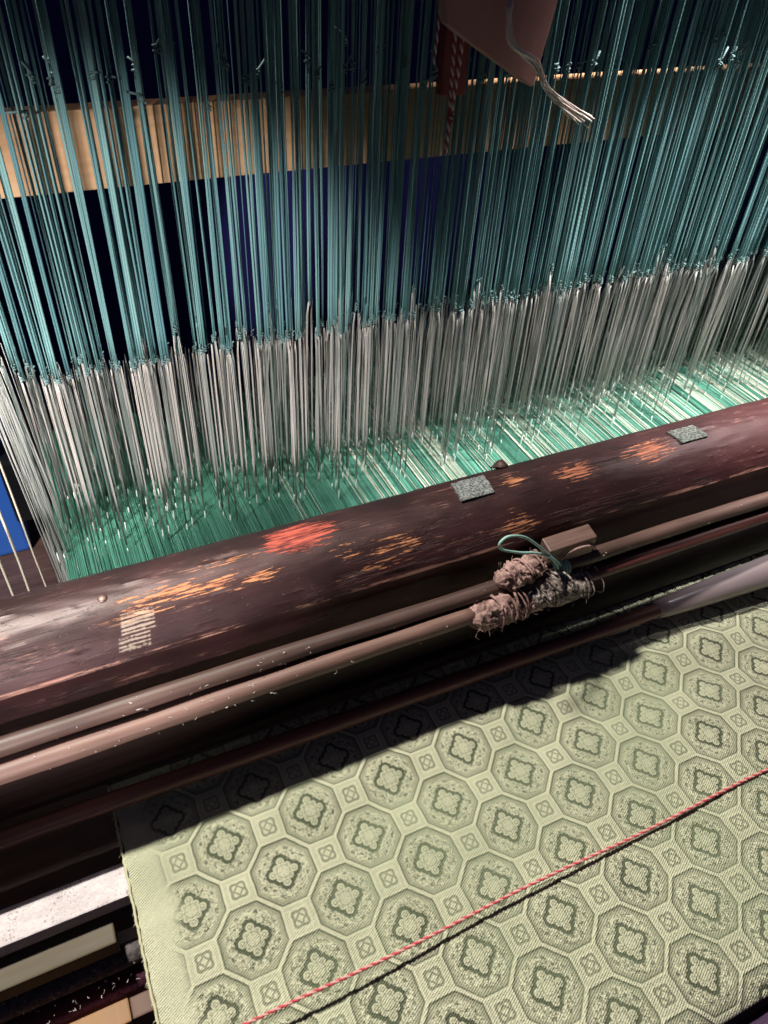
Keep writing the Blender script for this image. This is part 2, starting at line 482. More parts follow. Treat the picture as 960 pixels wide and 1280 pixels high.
# ---------------------------------------------------------------- setting
floor = MB().box(-6, 6, -4, 6, -0.86, -0.80).build('floor', M_floor, smooth=False); tag(floor, kind='structure')
bd = MB()
NB = 90
for k in range(NB + 1):
    xx = -3 + 6 * k / NB
    yy = 1.75 + 0.035 * math.sin(k * 1.1) + 0.02 * math.sin(k * 2.7)
    bd.v += [(xx, yy, -0.8), (xx, yy, 2.4), (xx, yy + 0.03, -0.8), (xx, yy + 0.03, 2.4)]
for k in range(NB):
    a = 4 * k
    bd.f += [(a, a + 4, a + 5, a + 1), (a + 2, a + 3, a + 7, a + 6), (a + 1, a + 5, a + 7, a + 3)]
tag(bd.build('backdrop', M_navy), kind='structure')

# ---------------------------------------------------------------- brocade cloth
XL, XR, YB, YT = -0.151, 0.62, -0.178, 0.060


def cloth_obj():
    st = 0.0011
    nx = int((XR - XL) / st); ny = int((YT - YB) / st)
    gx = np.linspace(XL, XR, nx + 1); gy = np.linspace(YB, YT, ny + 1)
    X, Y = np.meshgrid(gx, gy)
    u = X / P; v = Y / (P * ASP)
    A = np.abs((u - v + 40.5) % 1 - 0.5); B = np.abs((u + v + 40.5) % 1 - 0.5)
    d = np.maximum(np.maximum(A, B), (A + B) * 0.70711)
    r = np.hypot(A, B)
    Z = 0.00060 * np.clip((d - 0.44) / 0.035, 0, 1) + 0.00040 * np.exp(-((r - 0.31) / 0.055) ** 2)
    q = np.minimum(np.minimum(np.hypot(A - 0.116, B - 0.116) - 0.062, np.hypot(np.maximum(A, B) - 0.120, np.minimum(A, B)) - 0.05), r - 0.13)
    Z += 0.0006 * np.clip(-q / 0.02, 0, 1) - 0.0003 * np.exp(-((q - 0.022) / 0.015) ** 2)
    Z *= np.clip((X + 0.139) / 0.012, 0, 1)
    # slack over the bar beneath, small sags beside it, weave puckers
    Z += 0.0018 * np.exp(-((Y - 0.008) / 0.010) ** 2) - 0.0016 * np.exp(-((Y + 0.016) / 0.010) ** 2)
    Z += 0.0008 * np.sin(X * 23 + Y * 9) * np.sin(Y * 31 + 1) + 0.0004 * np.sin(X * 61 - Y * 22)
    Z += 0.0013 * np.exp(-((X - XL) / 0.004) ** 2) * np.sin(Y * 180) * 0.35
    Xj = X + np.where(X <= XL + 1e-6, 0.0006 * np.sin(Y * 400) + 0.0008 * np.sin(Y * 60), 0)
    Z -= np.clip((YB + 0.012 - Y), 0, 1) ** 2 * 40
    n0 = (nx + 1) * (ny + 1)
    top = np.stack([Xj, Y, Z], -1).reshape(-1, 3)
    me = bpy.data.meshes.new('brocade_cloth')
    idx = np.arange(n0).reshape(ny + 1, nx + 1)
    F = np.stack([idx[:-1, :-1], idx[:-1, 1:], idx[1:, 1:], idx[1:, :-1]], -1).reshape(-1, 4)
    ring = np.concatenate([idx[0, :], idx[1:, -1], idx[-1, -2::-1], idx[-2:0:-1, 0]])
    low = top[ring].copy(); low[:, 2] -= 0.0011
    V = np.concatenate([top, low])
    li = n0 + np.arange(len(ring))
    S = np.stack([ring, li, np.roll(li, -1), np.roll(ring, -1)], -1)
    F = np.concatenate([F, S])
    me.from_pydata(V.tolist(), [], F.tolist())
    me.polygons.foreach_set('use_smooth', [True] * len(me.polygons))
    me.materials.append(M_cloth.m)
    o = bpy.data.objects.new('brocade_cloth', me); COL.objects.link(o)
    tag(o, 'pale green brocade woven with octagon medallions, stretched flat across the loom', 'cloth')
    # selvedge with tiny loops
    m = MB(); pts = []
    yy = YB + 0.01
    while yy < YT:
        pts.append((XL - 0.0004 + rnd.uniform(-0.0003, 0.0003), yy, 0.0007 + rnd.uniform(-0.0002, 0.0003))); yy += 0.0018
    m.tube(pts, 0.00075, 6)
    for k in range(42):
        y0 = rnd.uniform(YB + 0.01, 0.04); l = rnd.uniform(0.0008, 0.0026)
        m.tube([(XL, y0, 0.0008), (XL - l * 0.6, y0 + 0.0006, 0.0012), (XL - l, y0 - 0.0003, 0.0006)], 0.00022, 4)
    sv = m.build('selvedge', M_sel, o)
    return o


M_sel = yarn_material('selvedge_yarn', (0.58, 0.56, 0.36), (0.58, 0.56, 0.36), 0.7, 0.0012, 1)
cloth_obj()

# bar the cloth runs over, breast beam in front
b = thing('support_bar', 'pale speckled flat bar lying under the left edge of the cloth', 'bar')
MB().box(-0.62, 0.70, -0.0040, 0.0125, -0.0150, -0.0042).build('bar', M_bar, b, smooth=False, bevel=0.0009)
MB().box(-0.62, 0.70, 0.0130, 0.0165, -0.0170, -0.0075).build('back_lip', M_bar, b, smooth=False, bevel=0.0006)
prof = [(-0.205 + 0.026 * math.cos(a), -0.0285 + 0.026 * math.sin(a)) for a in [2 * math.pi * k / 40 for k in range(40)]]
o = MB().prism(prof, 'x', -0.30, 0.70).build('breast_beam', M_purp)
tag(o, 'dark purple wrapped roller at the bottom right corner where the cloth ends', 'roller')

# ---------------------------------------------------------------- beater beam
AX = (0.0, 0.096, 0.085)
bt = thing('beater_beam', 'thick rounded dark lacquered beam, paint worn to orange and red', 'beam', AX)
prof = []
rr_ = 0.034
a_edge = math.atan2(0.0972 - 0.085, 0.0642 - 0.096)
for k in range(61):
    a = -0.9 + (a_edge + 0.9) * k / 60
    prof.append((rr_ * math.cos(a), rr_ * math.sin(a)))
prof += [(-0.0312, 0.0100), (-0.0300, 0.004), (-0.0255, -0.020), (-0.022, -0.034), (0.016, -0.034)]
bm_ = MB()
n = len(prof); NX_ = 420
x0, x1 = -0.75, 0.85
rg = np.random.RandomState(3)
jit = [sum(rg.uniform(-1, 1) * np.sin(np.arange(NX_ + 1) * f + rg.uniform(0, 6)) for f in (0.11, 0.31, 0.73)) * 0.00022 for _ in range(n)]
for i in range(NX_ + 1):
    xx = x0 + (x1 - x0) * i / NX_
    for k, (py, pz) in enumerate(prof):
        s = 1 + jit[k][i] / 0.034
        bm_.v.append((xx, py * s, pz * s))
for i in range(NX_):
    for k in range(n):
        kk = (k + 1) % n
        bm_.f.append((i * n + k, (i + 1) * n + k, (i + 1) * n + kk, i * n + kk))
bm_.f.append(tuple(range(n))); bm_.f.append(tuple(NX_ * n + k for k in reversed(range(n))))
beam = bm_.build('round_rail', M_beam, bt)
# sharp front arris
me = beam.data
bmx = bmesh.new(); bmx.from_mesh(me); bmesh.ops.recalc_face_normals(bmx, faces=bmx.faces)
for e in bmx.edges:
    if len(e.link_faces) == 2 and e.calc_face_angle(0) > 0.35: e.smooth = False
bmx.to_mesh(me); bmx.free()


def on_beam(x, deg, lift=0.0):
    a = math.radians(deg)
    return (x, (0.034 + lift) * math.cos(a), (0.034 + lift) * math.sin(a))


# nail head, knob
nm = MB()
c = Vector(on_beam(-0.1272, 98, 0.0004))
nm.tube([c - Vector((0, 0, 0.002)), c, c + Vector((0, -0.0001, 0.0006))], [0.0026, 0.0026, 0.0018], 16)
nm.build('nail_head', M_nail, bt)
km = MB()
kc = Vector(on_beam(0.128, 50, 0.0))
km.tube([kc, kc + Vector((0.0005, 0.001, 0.0012)), kc + Vector((0, 0.0018, 0.0028)), kc + Vector((-0.0008, 0.0022, 0.0036))], [0.0062, 0.0055, 0.0040, 0.0014], 14)
km.build('knob', M_nail, bt)
# felt patches curved to the beam
for cx, ca, wx, wa, lab in ((0.0955, 86, 0.0115, 15, 'grey felt square glued on the beam above the tied rods'), (0.2635, 93, 0.0115, 11, 'darker grey felt square glued on the right end of the beam')):
    m = MB(); nu, nv = 14, 10
    for layer in (0.0016, -0.0004):
        for i in range(nu + 1):
            for k in range(nv + 1):
                fx = -1 + 2 * i / nu; fa = -1 + 2 * k / nv
                m.v.append(on_beam(cx + wx * fx + 0.0012 * fa * (1 if cx > 0.2 else -1) + rnd.uniform(-1, 1) * 0.0003, ca + wa * fa, layer + (rnd.uniform(-1, 1) * 0.00025 if layer > 0 else 0)))
    L = (nu + 1) * (nv + 1)
    q = lambda i, k: i * (nv + 1) + k
    for i in range(nu):
        for k in range(nv):
            m.f.append((q(i, k), q(i, k + 1), q(i + 1, k + 1), q(i + 1, k)))
            m.f.append((L + q(i, k), L + q(i + 1, k), L + q(i + 1, k + 1), L + q(i, k + 1)))
    for i in range(nu):
        m.f.append((q(i, 0), q(i + 1, 0), L + q(i + 1, 0), L + q(i, 0))); m.f.append((q(i, nv), L + q(i, nv), L + q(i + 1, nv), q(i + 1, nv)))
    for k in range(nv):
        m.f.append((q(0, k), L + q(0, k), L + q(0, k + 1), q(0, k + 1))); m.f.append((q(nu, k), q(nu, k + 1), L + q(nu, k + 1), L + q(nu, k)))
    fo = m.build('felt_patch', M_felt if cx < 0.2 else M_felt2, bt, smooth=False); fo['label'] = lab

# lower board of the beater, in shade under the rods, and its lip
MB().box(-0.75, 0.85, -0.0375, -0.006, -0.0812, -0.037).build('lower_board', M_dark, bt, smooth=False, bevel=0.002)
# ---------------------------------------------------------------- rods in front of the beam


def rod_tube(x0, x1, c0, c1, r, n=60, wob=0.0004, seed=1, taper=1.0):
    rg = np.random.RandomState(seed); ph = rg.uniform(0, 6, 4)
    pts = []; rs = []
    for i in range(n + 1):
        t = i / n; xx = x0 + (x1 - x0) * t
        pts.append((xx, c0[0] + (c1[0] - c0[0]) * t + wob * math.sin(xx * 21 + ph[0]), c0[1] + (c1[1] - c0[1]) * t + wob * math.sin(xx * 17 + ph[1])))
        rs.append(r * (1 + (taper - 1) * t) * (1 + 0.03 * math.sin(xx * 90 + ph[2])))
    return MB().tube(pts, rs, 18)


o = rod_tube(-0.60, 0.80, (0.0532, 0.0765), (0.0532, 0.0760), 0.0047, 90, 0.0005, 1, 1.12).build('upper_rod', M_rod)
tag(o, 'long brown round stick lying against the beam, tied with teal string', 'rod')
o = rod_tube(-0.60, 0.076, (0.0442, 0.0670), (0.0452, 0.0676), 0.0057, 60, 0.0004, 2, 0.92).build('lower_rod', M_rod2)
tag(o, 'pinkish bamboo rod ending in a rag wrap below the upper stick', 'rod')
o = rod_tube(0.148, 0.80, (0.0480, 0.0640), (0.0475, 0.0650), 0.0045, 60, 0.0004, 5).build('dark_rod', M_stick)
tag(o, 'dark slim rod running right from the barrel shaped wrap', 'rod')

# wraps and ties
o = lump('rag_wrap', M_rag, (0.0860, 0.0438, 0.0665), (1, 0.0, -0.02), 0.036, 0.0098, 0.0022, 11, freq=4)
tag(o, 'pinkish frayed rag bound round the end of the bamboo rod', 'rag')
o = lump('rag_bundle', M_rag, (0.1090, 0.0530, 0.0830), (1, 0.1, 0.05), 0.038, 0.0078, 0.0026, 23, freq=4)
tag(o, 'crumpled mauve rag tucked between the beam and the upper stick', 'rag')
o = lump('grey_rag', M_ragg, (0.1235, 0.0440, 0.0690), (1, 0.0, 0.35), 0.030, 0.0078, 0.0022, 37, freq=4)
tag(o, 'grey fluffy scrap under the teal string between the wraps', 'rag')
o = lump('rag_tail', M_rag, (0.1170, 0.0415, 0.0640), (1, 0.0, 0.02), 0.030, 0.0052, 0.0014, 41, freq=3)
tag(o, 'thin pink rag tail between the frayed wrap and the barrel wrap', 'rag')
o = lump('barrel_wrap', M_ragg, (0.1415, 0.0440, 0.0640), (1, 0.06, -0.01), 0.036, 0.0095, 0.0010, 53, freq=2, ends=0.28)
tag(o, 'dark barrel shaped wrap with pale glints at the end of the rods', 'wrap')
wb = thing('wooden_block', 'small raw wooden block standing on the upper stick beside the string', 'block', (0.1435, 0.0545, 0.0915))
wb.rotation_euler = (math.radians(8), math.radians(-6), math.radians(-4))
MB().box(-0.0165, 0.0165, -0.0045, 0.0065, -0.009, 0.0075).build('block', M_block2 if 'M_block2' in globals() else M_rod2, wb, smooth=False, bevel=0.0008)
m = MB()
m.tube([(0.016 - 0.012 + 0.012 * math.cos(t), -0.0062, -0.004 + 0.008 * math.sin(t)) for t in np.linspace(0.1, 3.0, 16)], 0.0009, 6)
m.build('wire_loop', M_rag, wb)

st = thing('teal_string', 'teal string wound round the upper stick with a loose loop', 'string', (0.1370, 0.0530, 0.0765))
m = MB(); pts = []
for k in range(120):
    t = k / 119; a = t * 2 * math.pi * 6
    pts.append((-0.006 + 0.0125 * t + rnd.uniform(-1, 1) * 0.0002, 0.0069 * math.cos(a), 0.0069 * math.sin(a)))
m.tube(pts, 0.00085, 6)
m.build('winding', M_string, st)
m = MB()
loop = [(-0.004, -0.006, 0.006), (-0.0145, -0.009, 0.0215), (-0.0268, -0.009, 0.0305), (-0.040, -0.009, 0.0358), (-0.053, -0.009, 0.043), (-0.0562, -0.0095, 0.049), (-0.051, -0.009, 0.0523), (-0.0396, -0.0085, 0.0478), (-0.028, -0.0085, 0.0371), (-0.0158, -0.0082, 0.0235), (-0.003, -0.006, 0.0085)]
def smooth_path(p, n=6):
    out = []
    P_ = [Vector(q) for q in p]
    for i in range(len(P_) - 1):
        a = P_[max(i - 1, 0)]; b_ = P_[i]; c_ = P_[i + 1]; d_ = P_[min(i + 2, len(P_) - 1)]
        for k in range(n):
            t = k / n
            out.append(0.5 * ((2 * b_) + (c_ - a) * t + (2 * a - 5 * b_ + 4 * c_ - d_) * t * t + (3 * b_ - a - 3 * c_ + d_) * t ** 3))
    out.append(P_[-1]); return out
m.tube(smooth_path(loop), 0.00085, 6)
m.build('loop', M_string, st)
m = MB()
for sx in (-0.004, -0.001, 0.002):
    m.tube(smooth_path([(sx, -0.0065, 0.001), (sx - 0.002, -0.0095, -0.006), (sx - 0.007, -0.0115, -0.014), (sx - 0.010, -0.011, -0.020)]), 0.0007, 6)
m.build('string_tail', M_string, st)

def binding(parent, c, axis, length, radius, turns, r, mat, seed):
    rg = np.random.RandomState(seed); ax = Vector(axis).normalized(); u = ax.orthogonal().normalized(); v = ax.cross(u)
    m = MB()
    for q in range(turns):
        s0 = rg.uniform(-0.42, 0.42) * length; tilt = rg.uniform(-0.5, 0.5); a0 = rg.uniform(0, 6.28); span = rg.uniform(3.0, 7.5)
        pts = []
        for k in range(26):
            a = a0 + span * k / 25
            rr2 = radius * (1.0 + 0.10 * math.sin(3 * a + q) + rg.uniform(-0.03, 0.05))
            pts.append(Vector(c) + ax * (s0 + tilt * radius * math.sin(a) + 0.0012 * a) + (u * math.cos(a) + v * math.sin(a)) * rr2)
        m.tube(pts, r * rg.uniform(0.6, 1.3), 5)
    for q in range(turns * 5):
        a = rg.uniform(0, 6.28); p = Vector(c) + ax * rg.uniform(-0.5, 0.5) * length + (u * math.cos(a) + v * math.sin(a)) * radius
        d = (u * math.cos(a) + v * math.sin(a))
        m.tube([p, p + d * 0.0015 + ax * rg.normal(0, 0.0012), p + d * rg.uniform(0.002, 0.0045) + ax * rg.normal(0, 0.003)], 0.00013, 4)
    return m.build('binding', mat, parent)


RAGS = {o_.name: o_ for o_ in COL.objects if o_.name.startswith(('rag_', 'grey_rag', 'barrel'))}
binding(RAGS['rag_wrap'], (0.0860, 0.0438, 0.0665), (1, 0, 0), 0.034, 0.0100, 9, 0.0008, M_rag, 1)
binding(RAGS['rag_bundle'], (0.1090, 0.0530, 0.0830), (1, 0.1, 0.05), 0.032, 0.0078, 6, 0.0008, M_rag, 2)
binding(RAGS['grey_rag'], (0.1235, 0.0440, 0.0690), (1, 0, 0.35), 0.028, 0.0080, 8, 0.0007, M_ragg, 3)
binding(RAGS['barrel_wrap'], (0.1415, 0.0440, 0.0640), (1, 0.06, -0.01), 0.030, 0.0099, 5, 0.0005, M_ragg, 4)

# lint on the rods
m = MB()
for k in range(100):
    xx = rnd.choice([rnd.gauss(-0.085, 0.05), rnd.uniform(-0.2, 0.35)])
    which = rnd.random()
    cy, cz, r = (0.0444, 0.0671, 0.0056) if which < 0.5 and xx < 0.07 else (0.0532, 0.0765, 0.0048)
    a = math.radians(rnd.uniform(80, 215))
    p = Vector((xx, cy + r * math.cos(a), cz + r * math.sin(a)))
    pts = [p]
    for s in range(3):
        pts.append(pts[-1] + Vector((rnd.gauss(0, 0.0007), -abs(rnd.gauss(0, 0.0003)), rnd.gauss(0, 0.0004))))
    m.tube(pts, rnd.choice([0.00006, 0.00008, 0.0001, 0.00015]), 4)
tag(m.build('lint', M_lint), 'specks of white lint clinging to the rods', 'lint', kind='stuff')

# temple stick with its horn sleeve, lying on the cloth
tp = thing('temple_stick', 'dark stick with a pale horn sleeve lying on the cloth under the beam', 'stick', (0, 0, 0))
m = rod_tube(-0.45, 0.30, (0.0475, 0.0105), (0.0330, 0.0175), 0.0052, 50, 0.0003, 9, 0.95)
m.build('stick', M_stick, tp)
pts = []; rs = []
for i in range(41):
    t = i / 40; xx = 0.224 + 0.42 * t
    pts.append((xx, 0.0352 - 0.007 * min(t * 2.5, 1), 0.0160 + 0.0085 * min(t * 2.5, 1)))
    rs.append(0.0062 + 0.0065 * min(1, t * 2.8) ** 0.7)
MB().tube(pts, rs, 24).build('horn_sleeve', M_tube, tp)

# red and white marker thread across the cloth
pts = []
for i in range(161):
    t = i / 160; xx = -0.30 + 0.9 * t
    zz = 0.0025 + 0.0135 * max(0, (0.12 - xx) / 0.30) ** 1.0
    yy = -0.0862 - zz * 0.30 + 0.0006 * math.sin(xx * 40)
    pts.append((xx, yy, zz))
m = MB(); m2 = MB()
sp = []; sq = []
for i in range(900):
    t = i / 899; f = t * 160; a = int(min(f, 159)); u = f - a
    p = Vector(pts[a]).lerp(Vector(pts[a + 1]), u)
    ph = p.x / 0.0058 * 2 * math.pi
    off = Vector((0, math.cos(ph), math.sin(ph))) * 0.00042
    sp.append(p + off); sq.append(p - off)
tt = thing('marker_thread', 'pink and red twisted thread stretched across the cloth', 'thread')
M_red = yarn_material('red_ply', (0.66, 0.09, 0.11), (0.66, 0.09, 0.11), 0.6, 0.001, 0)
M_rose = yarn_material('rose_ply', (0.84, 0.44, 0.40), (0.84, 0.44, 0.40), 0.6, 0.001, 0)
m.tube(sp, 0.00062, 6); m2.tube(sq, 0.00062, 6)
m.build('red_ply', M_red, tt); m2.build('pink_ply', M_rose, tt)

# ---------------------------------------------------------------- warp sheet
rg = np.random.RandomState(5)


def warp(name, mat, xs, z0, label, r=0.00035, jz=0.00025):
    m = MB()
    for xx in xs:
        z = z0 + rg.normal(0, jz); x2 = xx + rg.normal(0, 0.0002)
        pts = [(x2, 0.064, -0.003), (x2 + rg.normal(0, 0.0001), 0.22, z), (x2 + rg.normal(0, 0.0002), 0.32, z + rg.normal(0, 0.0006)), (x2, 0.43, z + rg.normal(0, 0.002)), (x2, 0.50, z - 0.30)]
        m.tube(pts, r * rg.uniform(0.8, 1.2), 4, cap=False)
    o = m.build(name, mat); tag(o, label, 'warp', kind='stuff'); return o


xs_g = []; xs_p = []
xx = -0.149
clump = 0
while xx < 0.80:
    pale = 0.0 if xx < 0.0 else min(0.34, xx * 1.6)  # share of paled threads grows to the right, painting in the silk's sheen
    cl = 0.55 + 0.3 * math.sin(xx * 150 + 1.5 * math.sin(xx * 37))
    (xs_p if rnd.random() < pale * cl * 1.3 else xs_g).append(xx)
    xx += 0.00072
warp('green_warp', M_wgreen, xs_g, 0.0, 'sheet of fine green silk warp threads running back under the beam')
warp('sheen_warp', M_wsheen, xs_p, 0.0008, 'warp threads paled toward the right as painted sheen on the green silk')
warp('lower_warp', M_wgreen, [x + 0.0004 for x in xs_g[::2]], -0.012, 'lower layer of green warp threads below the first sheet')

# ---------------------------------------------------------------- harness cords
TOP = 0.495


def cord_meshes(k, rteal, width):
    """one variant: teal upper cord, knot, nylon loop with its glass mail; origin where it meets the warp"""
    rg = np.random.RandomState(100 + k)
    kz = 0.145 + rg.uniform(-0.003, 0.003)
    # cord: two strands side by side merged into a flat cord
    m = MB()
    ph = rg.uniform(0, 6, 4)
    n = 16
    for s in (-1, 1):
        pts = []; rs = []
        for i in range(n + 1):
            t = i / n; z = kz + (TOP - kz) * t
            sp = width * (0.35 + 0.65 * min(1, (1 - t) * 1.2 + 0.25 * math.sin(5 * t + ph[3])))
            pts.append((s * sp * 0.5 + 0.0006 * math.sin(6 * t + ph[0]), 0.0010 * math.sin(4 * t + ph[1] + s), z))
            rs.append(rteal * (1 + 0.12 * math.sin(9 * t + ph[2] + s)))
        m.tube(pts, rs, 6)
    teal = m.mesh('teal_cord', M_teal)
    m = MB()
    kp = [(0, 0, kz + 0.003)]
    for i in range(14):
        a = i * 1.25
        kp.append((0.0013 * math.cos(a) + rg.normal(0, 0.0002), 0.0013 * math.sin(a), kz + 0.0024 - 0.00035 * i))
    m.tube(kp, 0.0006, 5)
    l = rg.uniform(0.003, 0.007); s = rg.choice([-1, 1])
    m.tube([(0, 0, kz + 0.001), (s * 0.0016, -0.0012, kz + l * 0.6), (s * 0.0012, -0.0018, kz + l)], 0.00042, 5)
    knot = m.mesh('knot', M_knot)
    nyls = []
    for q in range(2):
        m = MB()
        ox = (q - 0.5) * 0.0034 + rg.normal(0, 0.0007); oy = rg.uniform(-0.010, 0.010); kt = kz + rg.uniform(-0.005, 0.001)
        for s in (-1, 1):
            sw = rg.uniform(0.0002, 0.0006)
            m.tube([(ox * 0.8 + s * sw * 0.6, 0, kt), (ox * 0.85 + s * sw, oy * 0.4, kz - 0.012), (ox * 0.95 + s * sw, oy * 0.5, kz - 0.03), (ox * 0.9 + s * sw * 0.8, oy * 0.8, 0.07), (ox + s * 0.0003, oy, 0.006)], 0.00033, 4)
            m.tube([(ox + s * 0.0003, oy, -0.004), (ox + s * sw, oy, -0.06), (ox + rg.normal(0, 0.001), oy, -0.20)], 0.00034, 4)
        nyls.append((m.mesh('nylon_loop', M_nylon), ox, oy))
    m = MB()
    m.tube([(0, 0, 0.0065), (0.0001, 0, 0.004), (0, 0, 0.0), (0, 0, -0.0045)], [0.0003, 0.00068, 0.0006, 0.0003], 6)
    mail = m.mesh('mail', M_mail)
    return teal, knot, nyls, mail


VAR = [cord_meshes(k, [0.00058, 0.00070, 0.00085, 0.0005][k % 4], [0.0009, 0.0012, 0.0015, 0.0007][k % 4]) for k in range(12)]

spots = []
rows = 5
for r in range(rows):
    xx = -0.149 + (r * 2 % 5) * 0.0033
    while xx < 0.72:
        sec = ((xx + 0.03) / 0.047) % 1.0
        yy = 0.248 + r * 0.0160 + 0.026 * sec + rnd.gauss(0, 0.0012)
        px = xx + rnd.gauss(0, 0.0008)
        gapc = 0.1535 + (yy - 0.27) * 0.33
        if abs(px - gapc) > 0.0062:
            dist = math.dist((px, yy, 0.15), CAMLOC)
            spots.append((r, px, yy, dist))
        xx += 0.0150 * rnd.uniform(0.45, 1.55)
# the 300 that show largest: the front rows, the nearest first
spots.sort(key=lambda s: (s[0] // 2, s[3]))
front = spots[:300]; print('CORDS', len(spots))
CL = 'teal harness cord knotted to a pale nylon loop above the green warp'
CG = 'teal harness cords hanging in close rows over the warp'
for k, (r, px, yy, dd) in enumerate(front):
    v = VAR[rnd.randrange(len(VAR))]
    t = thing('harness_cord', CL, 'cord', (px, yy, 0), CG)
    dz = rnd.choice([0, 0, 0, 0, rnd.uniform(0, 0.004), rnd.uniform(0.004, 0.026), rnd.uniform(-0.003, 0.003)]) - 0.52 * (yy - 0.27)
    cobj = link('teal_cord', v[0], t); cobj.location.z = dz
    kobj = link('knot', v[1], cobj)
    for nme, ox, oy in v[2]:
        nobj = link('nylon_loop', nme, t); nobj.scale.z = 1 + dz / 0.145
        mobj = link('mail', v[3], nobj)
        mobj.location = (ox, oy, rnd.uniform(-0.008, 0.012))


# rear rows, too many and too small to tell apart : loops, mails, thin cords
rg = np.random.RandomState(12)
ml = MB(); mm = MB(); mc = MB(); mk = MB()
xx = -0.148
while xx < 0.80:
    xx += (0.0022 if xx < 0.06 else 0.0015) * rg.uniform(0.5, 1.5)
    sec = ((xx + 0.03) / 0.047) % 1.0
    yy = 0.275 + 0.026 * sec + rg.uniform(0.0, 0.125) 
    kz = 0.152 - 0.54 * (yy - 0.27) + rg.uniform(-0.010, 0.001)
    for q in range(2):
        sw = rg.normal(0, 0.0011)
        ml.tube([(xx, yy, kz), (xx + sw, yy + rg.normal(0, 0.001), kz * 0.7), (xx + sw + rg.normal(0, 0.0006), yy, 0.004), (xx + rg.normal(0, 0.001), yy, -0.15)], 0.00034, 3, cap=False)
    zz = rg.uniform(-0.006, 0.008)
    if rg.rand() < 0.4: mm.tube([(xx, yy, zz + 0.005), (xx, yy, zz), (xx, yy, zz - 0.0045)], [0.0002, 0.0005, 0.0002], 5)
    if rg.rand() < 0.32 + 0.48 * min(1, max(0, (xx + 0.02) / 0.22)) and abs(xx - (0.1535 + (yy - 0.27) * 0.33)) > 0.006:
        mc.tube([(xx, yy, kz), (xx + rg.normal(0, 0.0006), yy, 0.3), (xx + rg.normal(0, 0.0008), yy, TOP)], 0.00050, 4, cap=False)
        mk.tube([(xx - 0.001, yy, kz - 0.001), (xx + 0.0008, yy - 0.0008, kz + 0.0006), (xx - 0.0004, yy, kz + 0.002), (xx + 0.0016, yy - 0.001, kz + 0.0045)], 0.0006, 4)
tag(ml.build('rear_loops', M_nylon2), 'mass of pale nylon loops behind the front cords passing through the warp', 'loops', kind='stuff')
tag(mm.build('rear_mails', M_mail), 'glinting mails among the warp behind the front cords', 'mails', kind='stuff')
tag(mc.build('rear_cords', M_teal2), 'thin teal cords hanging behind the front rows', 'cords', kind='stuff')
tag(mk.build('rear_knots', M_knot), 'row of small knots behind the front cords', 'knots', kind='stuff')

# small dark knots high on the cords
m = MB()
for k in range(90):
    r, px, yy, dd = front[rnd.randrange(len(front))]
    z = 0.305 + rnd.gauss(0, 0.006)
    pts = [(px + 0.0016 * math.cos(i * 1.4) + rnd.gauss(0, 0.0004), yy - 0.001 + 0.0016 * math.sin(i * 1.4), z + 0.0006 * i) for i in range(9)]
    pts.append((px + rnd.gauss(0, 0.004), yy - 0.003, z + rnd.gauss(0.006, 0.003)))
    m.tube(pts, 0.0007, 5)
tag(m.build('upper_knots', M_knot), 'ragged dark knots tied high on the cords above the plank', 'knots', kind='stuff')

# unseen board added above the frame to shade the upper cords
cb = MB().box(-0.35, 0.90, 0.238, 0.345, TOP - 0.003, TOP + 0.015).build('shade_board', M_dark, smooth=False, bevel=0.002)
tag(cb, 'dark unseen board added above the cords to shade their upper parts', 'board')

# tan plank behind the cords
pl = MB().box(-0.45, 0.90, 0.410, 0.428, 0.2112, 0.2655).build('plank', M_tan, smooth=False, bevel=0.0012)
tag(pl, 'tan wooden plank running behind the teal cords, bright at the left end', 'plank')

# mauve board and red post at the top, with the red and white string
o = MB().prism([(0.124, 0.353), (0.124, 0.46), (0.205, 0.46), (0.1995, 0.3505), (0.1921, 0.3054), (0.1890, 0.3060), (0.137, 0.334), (0.1275, 0.340)], 'y', 0.238, 0.248).build('hanging_board', M_mauve, smooth=False, bevel=0.001)
tag(o, 'dim mauve wooden board with a slanted lower edge hanging at the top', 'board')
o = MB().box(0.1425, 0.1600, 0.266, 0.2745, 0.296, 0.50).build('red_post', M_post, smooth=False, bevel=0.001)
tag(o, 'short dark red wooden post behind the red and white string', 'post')
rs = thing('red_white_string', 'red and white twisted string hanging with a knot before the plank', 'string')


def twisted(path, r, parent, n=220, period=0.0062):
    path = smooth_path(path, 8)
    L = [0]
    for a, b_ in zip(path, path[1:]): L.append(L[-1] + (b_ - a).length)
    A_ = []; B_ = []
    for i in range(n):
        s = L[-1] * i / (n - 1)
        k = max(0, min(len(L) - 2, next((q for q in range(len(L) - 1) if L[q + 1] >= s), len(L) - 2)))
        u = (s - L[k]) / max(1e-9, L[k + 1] - L[k])
        p = path[k].lerp(path[k + 1], u); ph = s / period * 6.283
        off = Vector((math.cos(ph), math.sin(ph), 0)) * r * 0.62
        A_.append(p + off); B_.append(p - off)
    MB().tube(A_, r, 6).build('red_ply', M_redw, parent); MB().tube(B_, r, 6).build('white_ply', M_whitew, parent)


